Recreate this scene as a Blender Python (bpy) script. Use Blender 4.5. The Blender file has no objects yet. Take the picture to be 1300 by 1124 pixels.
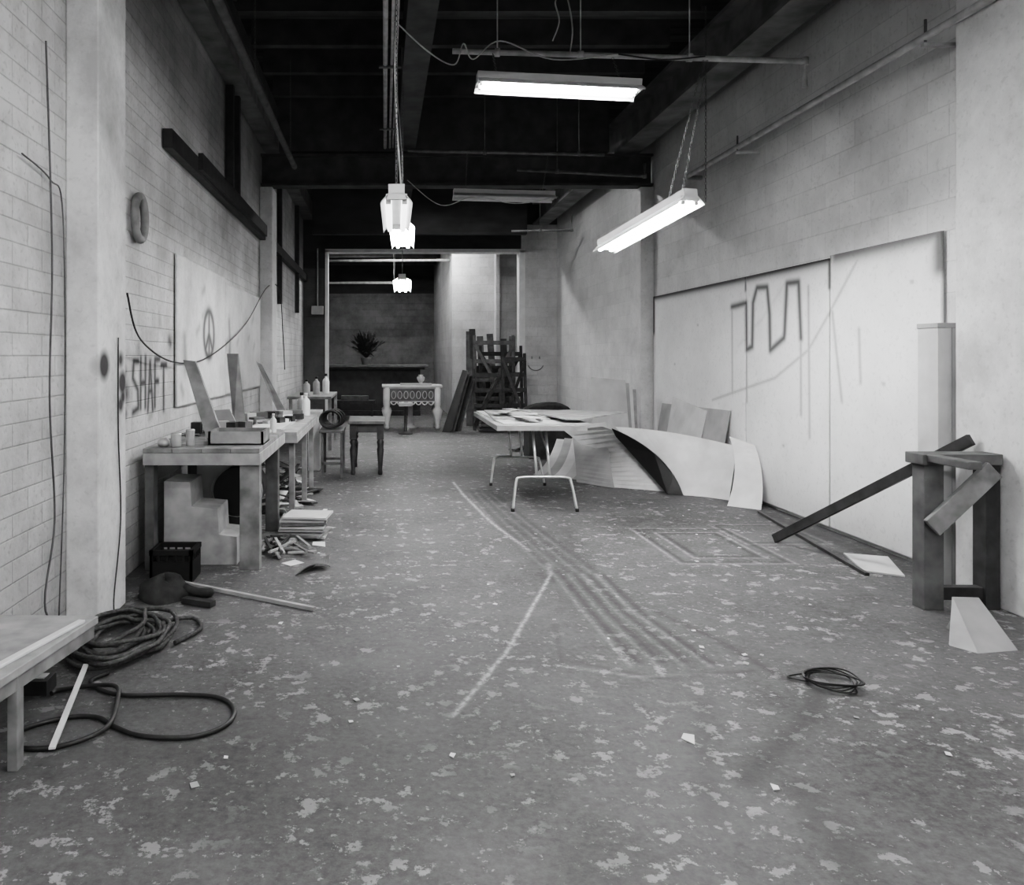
import bpy, bmesh, math, random
import numpy as np
from mathutils import Vector, Matrix
random.seed(7)
D=bpy.data
sc=bpy.context.scene

# ------------------------------------------------------------------ materials
def new_mat(name):
    m=D.materials.new(name); m.use_nodes=True
    nt=m.node_tree; b=nt.nodes['Principled BSDF']
    return m,nt,b
def g(v): return (v,v,v,1)
def N(nt,t,**k):
    n=nt.nodes.new(t)
    for a,b in k.items(): setattr(n,a,b)
    return n
def mat(name,v,rough=0.6,var=0.25,scale=8,bump=0.0,metal=0.0,stretch=None):
    m,nt,b=new_mat(name)
    tc=N(nt,'ShaderNodeTexCoord'); mp=N(nt,'ShaderNodeMapping')
    nt.links.new(tc.outputs['Object'],mp.inputs[0])
    if stretch: mp.inputs['Scale'].default_value=stretch
    no=N(nt,'ShaderNodeTexNoise'); no.inputs['Scale'].default_value=scale; no.inputs['Detail'].default_value=3
    nt.links.new(mp.outputs[0],no.inputs['Vector'])
    r=N(nt,'ShaderNodeValToRGB')
    r.color_ramp.elements[0].position=0.3; r.color_ramp.elements[0].color=g(v*(1-var))
    r.color_ramp.elements[1].position=0.7; r.color_ramp.elements[1].color=g(min(1,v*(1+var*0.6)))
    nt.links.new(no.outputs['Fac'],r.inputs[0]); nt.links.new(r.outputs[0],b.inputs['Base Color'])
    b.inputs['Roughness'].default_value=rough; b.inputs['Metallic'].default_value=metal
    if bump:
        bp=N(nt,'ShaderNodeBump'); bp.inputs['Strength'].default_value=bump; bp.inputs['Distance'].default_value=0.01
        nt.links.new(no.outputs['Fac'],bp.inputs['Height']); nt.links.new(bp.outputs[0],b.inputs['Normal'])
    return m
def emit(name,s):
    m,nt,b=new_mat(name)
    b.inputs['Base Color'].default_value=g(.9)
    b.inputs['Emission Color'].default_value=(1,1,1,1); b.inputs['Emission Strength'].default_value=s
    return m
def math_node(nt,op,a,b=None,clamp=False):
    n=N(nt,'ShaderNodeMath',operation=op); n.use_clamp=clamp
    for i,x in enumerate((a,b)):
        if x is None: continue
        if isinstance(x,(int,float)): n.inputs[i].default_value=x
        else: nt.links.new(x,n.inputs[i])
    return n.outputs[0]
def mixc(nt,fac,a,b):
    n=N(nt,'ShaderNodeMix',data_type='RGBA')
    for s,x in ((n.inputs['Factor'],fac),(n.inputs['A'],a),(n.inputs['B'],b)):
        if isinstance(x,(int,float)): s.default_value=x
        elif isinstance(x,tuple): s.default_value=x
        else: nt.links.new(x,s)
    return n.outputs['Result']

def block_wall(name,v,axis='Y',mortar=0.75,bh=0.2,bw=0.4,bumps=0.5,dirt=0.3,blocks=True,paint=True,rough=.6,spots=None,fine=.12):
    m,nt,b=new_mat(name)
    tc=N(nt,'ShaderNodeTexCoord'); sp=N(nt,'ShaderNodeSeparateXYZ'); nt.links.new(tc.outputs['Object'],sp.inputs[0])
    cb=N(nt,'ShaderNodeCombineXYZ'); nt.links.new(sp.outputs[axis],cb.inputs[0]); nt.links.new(sp.outputs['Z'],cb.inputs[1])
    no=N(nt,'ShaderNodeTexNoise'); no.inputs['Scale'].default_value=1.8; no.inputs['Detail'].default_value=6; no.inputs['Roughness'].default_value=.72
    nt.links.new(tc.outputs['Object'],no.inputs['Vector'])
    r=N(nt,'ShaderNodeValToRGB'); r.color_ramp.elements[0].position=.34; r.color_ramp.elements[0].color=g(v*(1-dirt)); r.color_ramp.elements[1].position=.60; r.color_ramp.elements[1].color=g(v)
    nt.links.new(no.outputs['Fac'],r.inputs[0]); col=r.outputs[0]
    n2=N(nt,'ShaderNodeTexNoise'); n2.inputs['Scale'].default_value=34; n2.inputs['Detail'].default_value=2
    nt.links.new(tc.outputs['Object'],n2.inputs['Vector'])
    r2=N(nt,'ShaderNodeValToRGB'); r2.color_ramp.elements[0].position=.30; r2.color_ramp.elements[0].color=g(1); r2.color_ramp.elements[1].position=.42; r2.color_ramp.elements[1].color=g(0)
    nt.links.new(n2.outputs['Fac'],r2.inputs[0])
    col=mixc(nt,math_node(nt,'MULTIPLY',r2.outputs[0],fine*2),col,g(v*.45))
    bp=N(nt,'ShaderNodeBump'); bp.inputs['Strength'].default_value=bumps; bp.inputs['Distance'].default_value=.012
    h=math_node(nt,'MULTIPLY',n2.outputs['Fac'],.35)
    if blocks:
        br=N(nt,'ShaderNodeTexBrick'); nt.links.new(cb.outputs[0],br.inputs['Vector'])
        br.inputs['Scale'].default_value=1; br.inputs['Brick Width'].default_value=bw; br.inputs['Row Height'].default_value=bh
        br.inputs['Mortar Size'].default_value=.005; br.inputs['Mortar Smooth'].default_value=.7
        br.inputs['Color1'].default_value=g(1); br.inputs['Color2'].default_value=g(.90); br.inputs['Mortar'].default_value=g(mortar)
        mu=N(nt,'ShaderNodeMix',data_type='RGBA',blend_type='MULTIPLY'); mu.inputs['Factor'].default_value=1
        nt.links.new(col,mu.inputs['A']); nt.links.new(br.outputs['Color'],mu.inputs['B']); col=mu.outputs['Result']
        h=math_node(nt,'SUBTRACT',h,br.outputs['Fac'])
    nt.links.new(h,bp.inputs['Height']); nt.links.new(bp.outputs[0],b.inputs['Normal'])
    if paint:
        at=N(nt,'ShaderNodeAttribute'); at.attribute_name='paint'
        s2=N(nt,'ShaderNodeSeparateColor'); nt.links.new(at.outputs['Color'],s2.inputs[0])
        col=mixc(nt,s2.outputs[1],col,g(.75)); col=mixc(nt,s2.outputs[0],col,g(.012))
    if spots:
        for (p,rad,s) in spots:
            vm=N(nt,'ShaderNodeVectorMath',operation='DISTANCE'); nt.links.new(tc.outputs['Object'],vm.inputs[0]); vm.inputs[1].default_value=p
            q=math_node(nt,'SUBTRACT',1.0,math_node(nt,'DIVIDE',vm.outputs['Value'],rad),clamp=True)
            q=math_node(nt,'MULTIPLY',q,s*2,clamp=True)
            col=mixc(nt,q,col,g(.03))
    nt.links.new(col,b.inputs['Base Color']); b.inputs['Roughness'].default_value=rough
    return m

def floor_material():
    m,nt,b=new_mat('worn_concrete')
    tc=N(nt,'ShaderNodeTexCoord')
    def noise(scale,det=4,rough=.6):
        n=N(nt,'ShaderNodeTexNoise'); n.inputs['Scale'].default_value=scale; n.inputs['Detail'].default_value=det; n.inputs['Roughness'].default_value=rough
        nt.links.new(tc.outputs['Object'],n.inputs['Vector']); return n.outputs['Fac']
    def ramp(f,p0,c0,p1,c1):
        r=N(nt,'ShaderNodeValToRGB'); r.color_ramp.elements[0].position=p0; r.color_ramp.elements[0].color=g(c0)
        r.color_ramp.elements[1].position=p1; r.color_ramp.elements[1].color=g(c1); nt.links.new(f,r.inputs[0]); return r.outputs[0]
    col=ramp(noise(1.3,7,.78),.34,.045,.66,.125)
    fine=ramp(noise(34,4,.75),.38,0,.72,.6)
    col=mixc(nt,fine,col,g(.18))
    a9=noise(10,6,.70)
    a=ramp(a9,.565,0,.60,1)
    c=ramp(noise(1.5,2),.38,0,.56,1)
    sp=math_node(nt,'MULTIPLY',a,c)
    b22=noise(26,4,.7)
    sp=math_node(nt,'MAXIMUM',sp,math_node(nt,'MULTIPLY',ramp(b22,.62,0,.66,1),.8))
    vo=N(nt,'ShaderNodeTexVoronoi'); vo.inputs['Scale'].default_value=6.0
    mp=N(nt,'ShaderNodeMix',data_type='RGBA'); mp.inputs['Factor'].default_value=.14
    nz=N(nt,'ShaderNodeTexNoise'); nz.inputs['Scale'].default_value=7; nz.inputs['Detail'].default_value=3
    nt.links.new(tc.outputs['Object'],nz.inputs['Vector']); nt.links.new(tc.outputs['Object'],mp.inputs['A']); nt.links.new(nz.outputs['Color'],mp.inputs['B'])
    nt.links.new(mp.outputs['Result'],vo.inputs['Vector'])
    dd=math_node(nt,'ADD',vo.outputs['Distance'],math_node(nt,'MULTIPLY',b22,.7))
    dots=ramp(dd,.47,1,.50,0)
    sp=math_node(nt,'MAXIMUM',sp,math_node(nt,'MULTIPLY',dots,.75))
    col=mixc(nt,math_node(nt,'MULTIPLY',ramp(a9,.30,1,.42,0),.6),col,g(.03))
    col=mixc(nt,math_node(nt,'MULTIPLY',sp,.70),col,g(.42))
    at=N(nt,'ShaderNodeAttribute'); at.attribute_name='paint'
    s2=N(nt,'ShaderNodeSeparateColor'); nt.links.new(at.outputs['Color'],s2.inputs[0])
    breakup=ramp(b22,.40,.25,.55,1)
    col=mixc(nt,math_node(nt,'MULTIPLY',s2.outputs[1],breakup),col,g(.55))
    col=mixc(nt,s2.outputs[0],col,g(.025))
    nt.links.new(col,b.inputs['Base Color'])
    rr=ramp(a9,.3,.50,.7,.75); nt.links.new(rr,b.inputs['Roughness'])
    b.inputs['Specular IOR Level'].default_value=.35
    bp=N(nt,'ShaderNodeBump'); bp.inputs['Strength'].default_value=.25; bp.inputs['Distance'].default_value=.01
    nt.links.new(noise(12,4,.7),bp.inputs['Height']); nt.links.new(bp.outputs[0],b.inputs['Normal'])
    return m

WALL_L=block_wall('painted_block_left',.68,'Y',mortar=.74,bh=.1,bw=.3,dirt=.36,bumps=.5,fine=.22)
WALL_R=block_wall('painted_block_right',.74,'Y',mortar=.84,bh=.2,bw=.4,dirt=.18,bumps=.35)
WALL_E=block_wall('painted_block_end',.66,'X',mortar=.85,bh=.2,bw=.4,dirt=.25)
WALL_D=block_wall('dark_block',.10,'X',mortar=.7,bh=.2,bw=.4,dirt=.4,paint=False)
PLAST=block_wall('painted_concrete_pilaster',.72,'Y',dirt=.28,blocks=False,bumps=.3,paint=False)
PLASTS=block_wall('painted_concrete_sprayed',.76,'Y',dirt=.38,blocks=False,bumps=.3,paint=False,
   spots=[((-1.45,4.11,1.35),.10,1.0),((-1.45,4.37,1.38),.06,.7),((-1.45,4.40,1.25),.085,1),((-1.45,4.37,1.13),.06,.8),((-1.45,4.41,1.17),.05,.8),((-1.45,4.2,2.6),.18,.15)])
PANEL=block_wall('painted_board_right',.80,'Y',dirt=.10,blocks=False,bumps=.08,fine=.10)
PANEL_L=block_wall('painted_board_left',.72,'Y',dirt=.28,blocks=False,bumps=.08)
FLOOR=floor_material()
CEIL=mat('sooty_ceiling_boards',.055,.8,.6,3,0,stretch=(.4,6,1))
BEAM=mat('sooty_beam',.07,.6,.5,5)
BEAM_G=mat('grey_steel_beam',.20,.55,.5,4)
DKWOOD=mat('dark_wood',.04,.5,.5,12)
WOOD=mat('weathered_wood',.24,.65,.45,9)
WOOD2=mat('pale_lumber',.38,.6,.3,9)
WOODG=mat('grey_wood',.11,.65,.4,9)
WHITE=mat('white_paint',.72,.5,.12,6)
CARD=mat('pale_sheet',.58,.6,.15,5)
CARD2=mat('grey_sheet',.38,.6,.2,5)
BLACK=mat('black_plastic',.012,.5,.3,10)
RUB=mat('dark_rubber',.025,.5,.3,30)
ROPE=mat('hemp_rope',.07,.85,.5,60,.4)
METAL=mat('painted_metal',.5,.35,.2,10,0,metal=.3)
STEEL=mat('tube_steel',.55,.3,.15,10,0,metal=.6)
PIPE=mat('iron_pipe',.16,.5,.4,10)
PIPEW=mat('painted_pipe',.5,.5,.3,10)
ENAM=mat('white_enamel',.6,.35,.06,6)
GLASS=mat('bottle_plastic',.35,.2,.2,10)
PAPER=mat('paper',.7,.7,.1,5)
LEAF=mat('dry_foliage',.07,.7,.5,20)
CLOTH=mat('dark_cloth',.03,.9,.5,15,.4)
TUBE=emit('lit_fluorescent_tube',62)
TUBE_F=emit('fluorescent_tube_by_wall',75)
TUBE_FILL_MID=emit('added_fill_tube_mid',100)
TUBE_FILL=emit('added_fill_tube',95)
TUBE_DIM=emit('weak_fluorescent_tube',1.2)
TUBE_OFF=mat('unlit_tube',.6,.3,.05,5)

# ------------------------------------------------------------------ builder
def smoothpts(pts,sub=6,closed=False):
    P=[Vector(p) for p in pts]; n=len(P); out=[]
    rng=range(n) if closed else range(n-1)
    for i in rng:
        if closed: p0,p1,p2,p3=P[i-1],P[i],P[(i+1)%n],P[(i+2)%n]
        else: p0,p1,p2,p3=P[max(i-1,0)],P[i],P[i+1],P[min(i+2,n-1)]
        for k in range(sub):
            t=k/sub
            out.append(.5*((2*p1)+(-p0+p2)*t+(2*p0-5*p1+4*p2-p3)*t*t+(-p0+3*p1-3*p2+p3)*t**3))
    if not closed: out.append(P[-1])
    return out
class B:
    def __init__(s,name): s.name=name; s.v=[]; s.f=[]; s.m=[]; s.sm=[]; s.mats=[]
    def mi(s,m):
        if m not in s.mats: s.mats.append(m)
        return s.mats.index(m)
    def add(s,vs,fs,m,smooth=False):
        o=len(s.v); s.v+=[tuple(v) for v in vs]; k=s.mi(m)
        for f in fs: s.f.append([o+i for i in f]); s.m.append(k); s.sm.append(smooth)
    BF=[(0,1,3,2),(4,6,7,5),(0,4,5,1),(2,3,7,6),(0,2,6,4),(1,5,7,3)]
    def box(s,lo,hi,m):
        vs=[(x,y,z) for x in (lo[0],hi[0]) for y in (lo[1],hi[1]) for z in (lo[2],hi[2])]
        s.add(vs,s.BF,m)
    def rbox(s,c,size,m,rx=0,ry=0,rz=0):
        R=Matrix.Rotation(rz,3,'Z')@Matrix.Rotation(ry,3,'Y')@Matrix.Rotation(rx,3,'X'); c=Vector(c)
        vs=[c+R@Vector((x*size[0]/2,y*size[1]/2,z*size[2]/2)) for x in (-1,1) for y in (-1,1) for z in (-1,1)]
        s.add(vs,s.BF,m)
    def beam(s,p1,p2,w,h,m,up=(0,0,1)):
        p1=Vector(p1);p2=Vector(p2);t=(p2-p1).normalized();u=Vector(up)
        if abs(t.dot(u))>.98: u=Vector((0,1,0))
        a=t.cross(u).normalized(); b=a.cross(t)
        vs=[p+a*(x*w/2)+b*(y*h/2) for p in (p1,p2) for x in (-1,1) for y in (-1,1)]
        s.add(vs,s.BF,m)
    def tube(s,pts,r,m,n=8,closed=False,rs=None,caps=True):
        P=[Vector(p) for p in pts]; L=len(P); vs=[]; up=None
        for i,p in enumerate(P):
            if closed: t=(P[(i+1)%L]-P[i-1])
            else: t=P[min(i+1,L-1)]-P[max(i-1,0)]
            if t.length<1e-9: t=Vector((0,0,1))
            t.normalize()
            if up is None:
                up=Vector((0,0,1)) if abs(t.z)<.9 else Vector((1,0,0))
            a=t.cross(up)
            if a.length<1e-6: a=t.orthogonal()
            a.normalize(); up=a.cross(t).normalized()
            rr=rs[i] if rs else r
            for k in range(n):
                an=2*math.pi*k/n; vs.append(p+(a*math.cos(an)+up*math.sin(an))*rr)
        fs=[]
        for i in range(L if closed else L-1):
            j=(i+1)%L
            for k in range(n):
                k2=(k+1)%n; fs.append((i*n+k,i*n+k2,j*n+k2,j*n+k))
        s.add(vs,fs,m,True)
        if not closed and caps:
            o=len(s.v)-len(vs); q=s.mi(m)
            s.f.append([o+k for k in range(n)][::-1]); s.m.append(q); s.sm.append(False)
            s.f.append([o+(L-1)*n+k for k in range(n)]); s.m.append(q); s.sm.append(False)
    def cyl(s,p1,p2,r,m,r2=None,n=14):
        s.tube([p1,p2],r,m,n,rs=[r,r if r2 is None else r2])
    def lathe(s,base,prof,m,n=18):
        b=Vector(base); s.tube([b+Vector((0,0,z)) for r,z in prof],0,m,n,rs=[r for r,z in prof])
    def prism(s,poly,off,m):
        P=[Vector(p) for p in poly]; o=Vector(off); n=len(P)
        fs=[tuple(range(n)),tuple(range(2*n-1,n-1,-1))]+[(i,(i+1)%n,n+(i+1)%n,n+i) for i in range(n)]
        s.add(P+[p+o for p in P],fs,m)
    def strip(s,prof,sweep,m,th=.006,sweep2=None):
        P=[Vector(p) for p in prof]; n=len(P); sw=Vector(sweep)
        Q=[p+sw for p in P] if sweep2 is None else [Vector(q) for q in sweep2]
        A=[];Bn=[]
        for i in range(n):
            t=P[min(i+1,n-1)]-P[max(i-1,0)]; nn=t.cross(Q[i]-P[i]).normalized()*th
            A+= [P[i],Q[i]]; Bn+=[P[i]+nn,Q[i]+nn]
        fs=[]
        for i in range(n-1):
            a=2*i; fs.append((a,a+1,a+3,a+2)); o=2*n; fs.append((o+a,o+a+2,o+a+3,o+a+1))
            fs.append((a,a+2,o+a+2,o+a)); fs.append((a+1,o+a+1,o+a+3,a+3))
        fs.append((0,2*n,2*n+1,1)); e=2*(n-1); fs.append((e,e+1,2*n+e+1,2*n+e))
        s.add(A+Bn,fs,m)
    def chain(s,p1,p2,m,link=.038,r=.0024):
        p1=Vector(p1);p2=Vector(p2); L=(p2-p1).length; n=max(2,int(L/(link*.8))); t=(p2-p1).normalized()
        a=t.orthogonal().normalized(); b=t.cross(a)
        for i in range(n):
            c=p1+(p2-p1)*((i+.5)/n); w=a if i%2 else b
            pts=[c+t*(link*.5*math.cos(q))+w*(link*.22*math.sin(q)) for q in [k*math.pi/3 for k in range(6)]]
            s.tube(pts,r,m,4,closed=True)
    def done(s,bevel=0):
        me=D.meshes.new(s.name); me.from_pydata(s.v,[],s.f); 
        for m in s.mats: me.materials.append(m)
        me.polygons.foreach_set('material_index',s.m); me.polygons.foreach_set('use_smooth',s.sm)
        bm=bmesh.new(); bm.from_mesh(me); bmesh.ops.recalc_face_normals(bm,faces=bm.faces); bm.to_mesh(me); bm.free()
        o=D.objects.new(s.name,me); sc.collection.objects.link(o)
        if bevel:
            md=o.modifiers.new('Bevel','BEVEL'); md.width=bevel; md.segments=2; md.limit_method='ANGLE'; md.angle_limit=math.radians(50)
        return o

def pdist(U,V,line):
    best=np.full(U.shape,1e9)
    for (a,b),(c,d) in zip(line[:-1],line[1:]):
        dx,dy=c-a,d-b; L=dx*dx+dy*dy+1e-12
        t=np.clip(((U-a)*dx+(V-b)*dy)/L,0,1)
        best=np.minimum(best,np.hypot(U-a-t*dx,V-b-t*dy))
    return best
def grid(name,us,vs,fn,m,paint=None):
    us=np.array(us);vs=np.array(vs); nu,nv=len(us),len(vs)
    U,V=np.meshgrid(us,vs,indexing='ij'); U=U.ravel();V=V.ravel()
    X,Y,Z=fn(U,V); co=np.stack([X+0*U,Y+0*U,Z+0*U],1)
    i,j=np.meshgrid(np.arange(nu-1),np.arange(nv-1),indexing='ij'); a=(i*nv+j).ravel()
    q=np.stack([a,a+nv,a+nv+1,a+1],1)
    me=D.meshes.new(name); me.vertices.add(len(co)); me.vertices.foreach_set('co',co.astype(np.float32).ravel())
    me.loops.add(q.size); me.loops.foreach_set('vertex_index',q.ravel().astype(np.int32))
    me.polygons.add(len(q)); me.polygons.foreach_set('loop_start',(np.arange(len(q))*4).astype(np.int32))
    me.update(calc_edges=True); me.validate()
    me.materials.append(m)
    at=me.color_attributes.new('paint','FLOAT_COLOR','POINT')
    c=np.zeros((len(co),4),np.float32); c[:,3]=1
    if paint:
        dk,lt=paint(U,V); c[:,0]=np.clip(dk,0,1); c[:,1]=np.clip(lt,0,1)
    at.data.foreach_set('color',c.ravel())
    o=D.objects.new(name,me); sc.collection.objects.link(o)
    return o
def rng(a,b,s): return list(np.linspace(a,b,max(2,int(round((b-a)/s))+1)))
def spray(U,V,line,w,s=1.0): 
    d=pdist(U,V,line); return s*np.exp(-(d/w)**2)
rs=np.random.RandomState(3)
def vnoise(U,V,sc_,seed):
    r=np.random.RandomState(seed); out=0
    for k in range(6):
        a=r.uniform(0,6.28); f=sc_*r.uniform(.6,1.8); out=out+np.sin(f*(U*math.cos(a)+V*math.sin(a))+r.uniform(0,6.28))
    return out/6

XL,XR,YE,ZC=-1.62,3.6,16.2,4.9
YB=-3.0
# ------------------------------------------------------------------ floor
def floor_paint(X,Y):
    lt=0*X; dk=0*X
    def W(line,w,s=1.0):
        nonlocal lt; lt=np.maximum(lt,spray(X,Y,line,w,s))
    def K(line,w,s=.5):
        nonlocal dk; dk=np.maximum(dk,spray(X,Y,line,w,s))
    W([(.79,8.75),(.82,7.9),(.92,6.6),(1.06,5.65)],.014,.9)
    W([(1.08,5.04),(.86,4.45),(.6,3.75),(.275,3.06)],.010,.85)
    W([(1.08,5.04),(1.12,5.3)],.02,.6)
    for k,x in enumerate((1.10,1.19,1.28,1.37)):
        W([(x,5.05),(x+.0,4.3),(x+.02+.03*k,3.55)],.013,.30)
        K([(x+.045,5.05),(x+.045,4.3),(x+.07+.02*k,3.6)],.022,.7)
        K([(x-.18-.02*k,8.2),(x-.12,6.6),(x+.02,5.1)],.035,.5)
        W([(x-.22-.02*k,8.0),(x-.16,6.6),(x-.02,5.1)],.012,.15)
    K([(1.15,5.05),(1.25,4.2),(1.3,3.7)],.16,.35); K([(1.0,7.6),(1.1,6.2),(1.15,5.1)],.18,.35)
    K([(.85,3.62),(1.2,3.42),(1.65,3.5)],.02,.5); W([(.8,3.56),(1.1,3.44),(1.5,3.46)],.012,.3)
    K([(1.75,3.4),(1.65,3.9),(1.5,4.3)],.03,.5); K([(.82,3.6),(.9,4.1)],.02,.35)
    for a,b,c,d in ((2.05,2.75,5.35,6.35),(2.2,2.62,5.5,6.2),(2.75,3.3,5.9,6.5)):
        K([(a,c),(b,c),(b,d),(a,d),(a,c)],.02,.6); W([(a-.04,c-.05),(b+.04,c-.05),(b+.04,d+.04),(a-.04,d+.04),(a-.04,c-.05)],.012,.35)
    K([(1.3,5.2),(1.6,6.9)],.08,.35)
    K([(1.2,2.6),(1.6,3.0),(2.0,3.5)],.05,.5); K([(1.0,2.4),(1.3,3.2)],.05,.35); K([(1.35,2.55),(1.3,2.2)],.06,.4)
    K([(3.45,4.6),(3.4,7.5)],.10,.7); K([(3.15,5.9),(3.35,5.2)],.05,.6)
    n=vnoise(X,Y,1.7,5); dk=np.maximum(dk,np.clip(n-.2,0,1)*.7)
    n=vnoise(X,Y,5,8); dk=np.maximum(dk,np.clip(n-.3,0,1)*.7)
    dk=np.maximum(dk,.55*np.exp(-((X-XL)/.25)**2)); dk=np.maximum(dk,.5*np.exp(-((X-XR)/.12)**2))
    return dk,lt
us=rng(-2.6,0.2,.1)[:-1]+rng(.2,3.4,.013)[:-1]+rng(3.4,5,.05)
vs=rng(YB,2.2,.2)[:-1]+rng(2.2,9,.02)[:-1]+rng(9,24.2,.15)
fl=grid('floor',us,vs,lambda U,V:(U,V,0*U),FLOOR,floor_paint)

# ------------------------------------------------------------------ left wall
def left_paint(Y,Z):
    dk=0*Y; lt=0*Y
    def K(l,w=.028,s=.97):
        nonlocal dk; dk=np.maximum(dk,spray(Y,Z,l,w,s))
    L={'S':[[(.11,.30),(.02,.30),(.0,.2),(.10,.13),(.11,.02),(.0,.0)]],
       'H':[[(0,.3),(0,0)],[(.1,.3),(.1,0)],[(0,.15),(.1,.15)]],
       'A':[[(0,0),(.05,.3),(.11,0)],[(.02,.12),(.09,.12)]],
       'F':[[(0,0),(0,.3),(.11,.3)],[(0,.16),(.08,.16)]],
       'T':[[(.06,.3),(.06,0)],[(0,.3),(.13,.3)]]}
    y=5.12
    for i,ch in enumerate('SHAFT'):
        dz=(0,.02,-.01,.01,-.03)[i]
        for l in L[ch]: K([(y+a*1.05+.02*b*(i%2),1.03+dz+b*1.12) for a,b in l])
        y+=.165
    for (a,b,r) in ((4.92,1.32,.05),(4.96,1.18,.07),(4.94,1.05,.04),(6.9,1.45,.07),(8.3,1.28,.08),(7.6,1.35,.06),(9.2,1.2,.10),(6.0,1.52,.05)): K([(a,b),(a+.03,b-.02)],r,.85)
    K([(4.90,1.2),(4.9,1.0)],.03,.6)
    for i in range(16):
        a=5+rs.rand()*8; b=.9+rs.rand()*1.2; K([(a,b),(a+rs.rand()*.2-.1,b-rs.rand()*.15)],.03+rs.rand()*.05,.4)
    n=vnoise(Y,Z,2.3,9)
    dk=np.maximum(dk,np.clip((Z-2.8)*.34+n*.22,0,.72)*np.clip((Y-3.5)/2,0,1))  # upper wall shade painted in, darker with height, mixed with some soot
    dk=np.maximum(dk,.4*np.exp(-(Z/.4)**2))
    return dk,lt
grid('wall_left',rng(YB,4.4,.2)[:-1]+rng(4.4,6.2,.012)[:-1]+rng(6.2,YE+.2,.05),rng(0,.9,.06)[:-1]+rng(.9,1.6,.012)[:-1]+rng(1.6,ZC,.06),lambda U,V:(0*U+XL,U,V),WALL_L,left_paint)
# ------------------------------------------------------------------ right wall
def right_paint(Y,Z):
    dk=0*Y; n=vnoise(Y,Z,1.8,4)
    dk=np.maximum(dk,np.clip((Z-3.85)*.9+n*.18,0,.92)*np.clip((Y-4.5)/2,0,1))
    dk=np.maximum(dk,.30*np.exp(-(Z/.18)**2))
    dk=np.maximum(dk,spray(Y,Z,[(9.9,2.4),(9.3,2.75),(8.6,2.85)],.03,.12))
    return dk,0*Y
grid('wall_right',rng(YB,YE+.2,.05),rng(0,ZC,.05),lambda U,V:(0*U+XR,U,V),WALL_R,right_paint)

def board_paint(Y,Z):
    dk=0*Y
    def K(l,w=.02,s=.9):
        nonlocal dk; dk=np.maximum(dk,spray(Y,Z,l,w,s))
    top=2.17
    K([(10.36,top-.45),(10.36,top),(7.78,top),(6.3,top+.01)],.05,.98)
    K([(7.74,top),(7.74,top-.12)],.02,.9); K([(6.29,top),(6.29,top-.22)],.02,.9)
    K([(6.2,top+.02),(5.05,top+.03),(5.05,top-.2)],.065,.8)
    K([(10.30,1.7),(10.32,1.2)],.012,.25)
    K([(8.045,1.90),(7.73,1.92),(7.72,1.46),(7.60,1.49),(7.585,1.91),(7.505,2.05),(7.306,2.04),(7.26,1.78),(7.25,1.45),(7.0,1.56),(6.99,1.60),(6.95,2.04),(6.755,2.035),(6.717,1.55)],.034,.9)
    for a,b in (((8.04,1.9),(8.03,1.02)),((7.72,1.46),(7.71,.95)),((6.72,1.55),(6.715,.9)),((6.6,1.98),(6.58,.72)),((6.25,1.75),(6.12,1.05)),((5.9,1.6),(5.88,1.2))): K([a,b],.018,.45)
    K([(8.52,.923),(7.16,1.2),(6.6,1.45),(6.336,1.698),(5.917,2.122)],.014,.4)
    K([(6.9,2.1),(7.4,1.75),(7.9,1.5)],.02,.12)
    for (a,b) in ((9.6,1.3),(8.9,1.75),(5.6,1.2),(5.3,1.9),(7.0,.6),(5.5,.55)): K([(a,b),(a+.02,b)],.012,.45)
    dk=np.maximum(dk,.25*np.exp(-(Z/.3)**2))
    n=vnoise(Y,Z,3.1,14); dk=np.maximum(dk,np.clip(n-.25,0,1)*.15)
    return dk,0*Y
for a,b,z1 in ((5.03,6.28,2.20),(6.30,7.73,2.18),(7.75,10.37,2.18)):
    o=grid('drywall_panel',rng(a,b,.014),rng(.03,z1,.014),lambda U,V:(0*U+XR-.02,U,V),PANEL,board_paint)
    md=o.modifiers.new('Solidify','SOLIDIFY'); md.thickness=.016; md.offset=0
def lboard(Y,Z):
    dk=0*Y
    def K(l,w=.02,s=.9):
        nonlocal dk; dk=np.maximum(dk,spray(Y,Z,l,w,s))
    c=(7.25,1.6); R=.21
    K([(c[0]+R*math.cos(t)*1.0,c[1]+R*math.sin(t)) for t in np.linspace(0,2*math.pi,24)],.045)
    K([(c[0],c[1]+R),(c[0],c[1]-R)],.04); K([(c[0],c[1]),(c[0]-R*.7,c[1]-R*.7)],.04); K([(c[0],c[1]),(c[0]+R*.7,c[1]-R*.7)],.04)
    K([(6.35,1.55),(6.38,1.3)],.06,.5); K([(6.25,1.15),(6.3,1.1)],.05,.5)
    K([(8.2,1.75),(8.25,1.55),(8.2,1.3)],.06,.6)
    for i in range(12):
        a=6.3+rs.rand()*3.6; b=1.1+rs.rand()*.9; K([(a,b),(a+.1,b+.05)],.04,.35)
    return dk,0*Y
o=grid('plywood_panel',rng(6.12,8.0,.015),rng(1.0,2.2,.015),lambda U,V:(0*U+XL+.02,U,V),PANEL_L,lboard)
md=o.modifiers.new('Solidify','SOLIDIFY'); md.thickness=.016; md.offset=0
o=grid('plywood_panel',rng(8.02,10.3,.03),rng(1.0,2.15,.03),lambda U,V:(0*U+XL+.02,U,V),PANEL_L,lboard)
md=o.modifiers.new('Solidify','SOLIDIFY'); md.thickness=.016; md.offset=0

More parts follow.
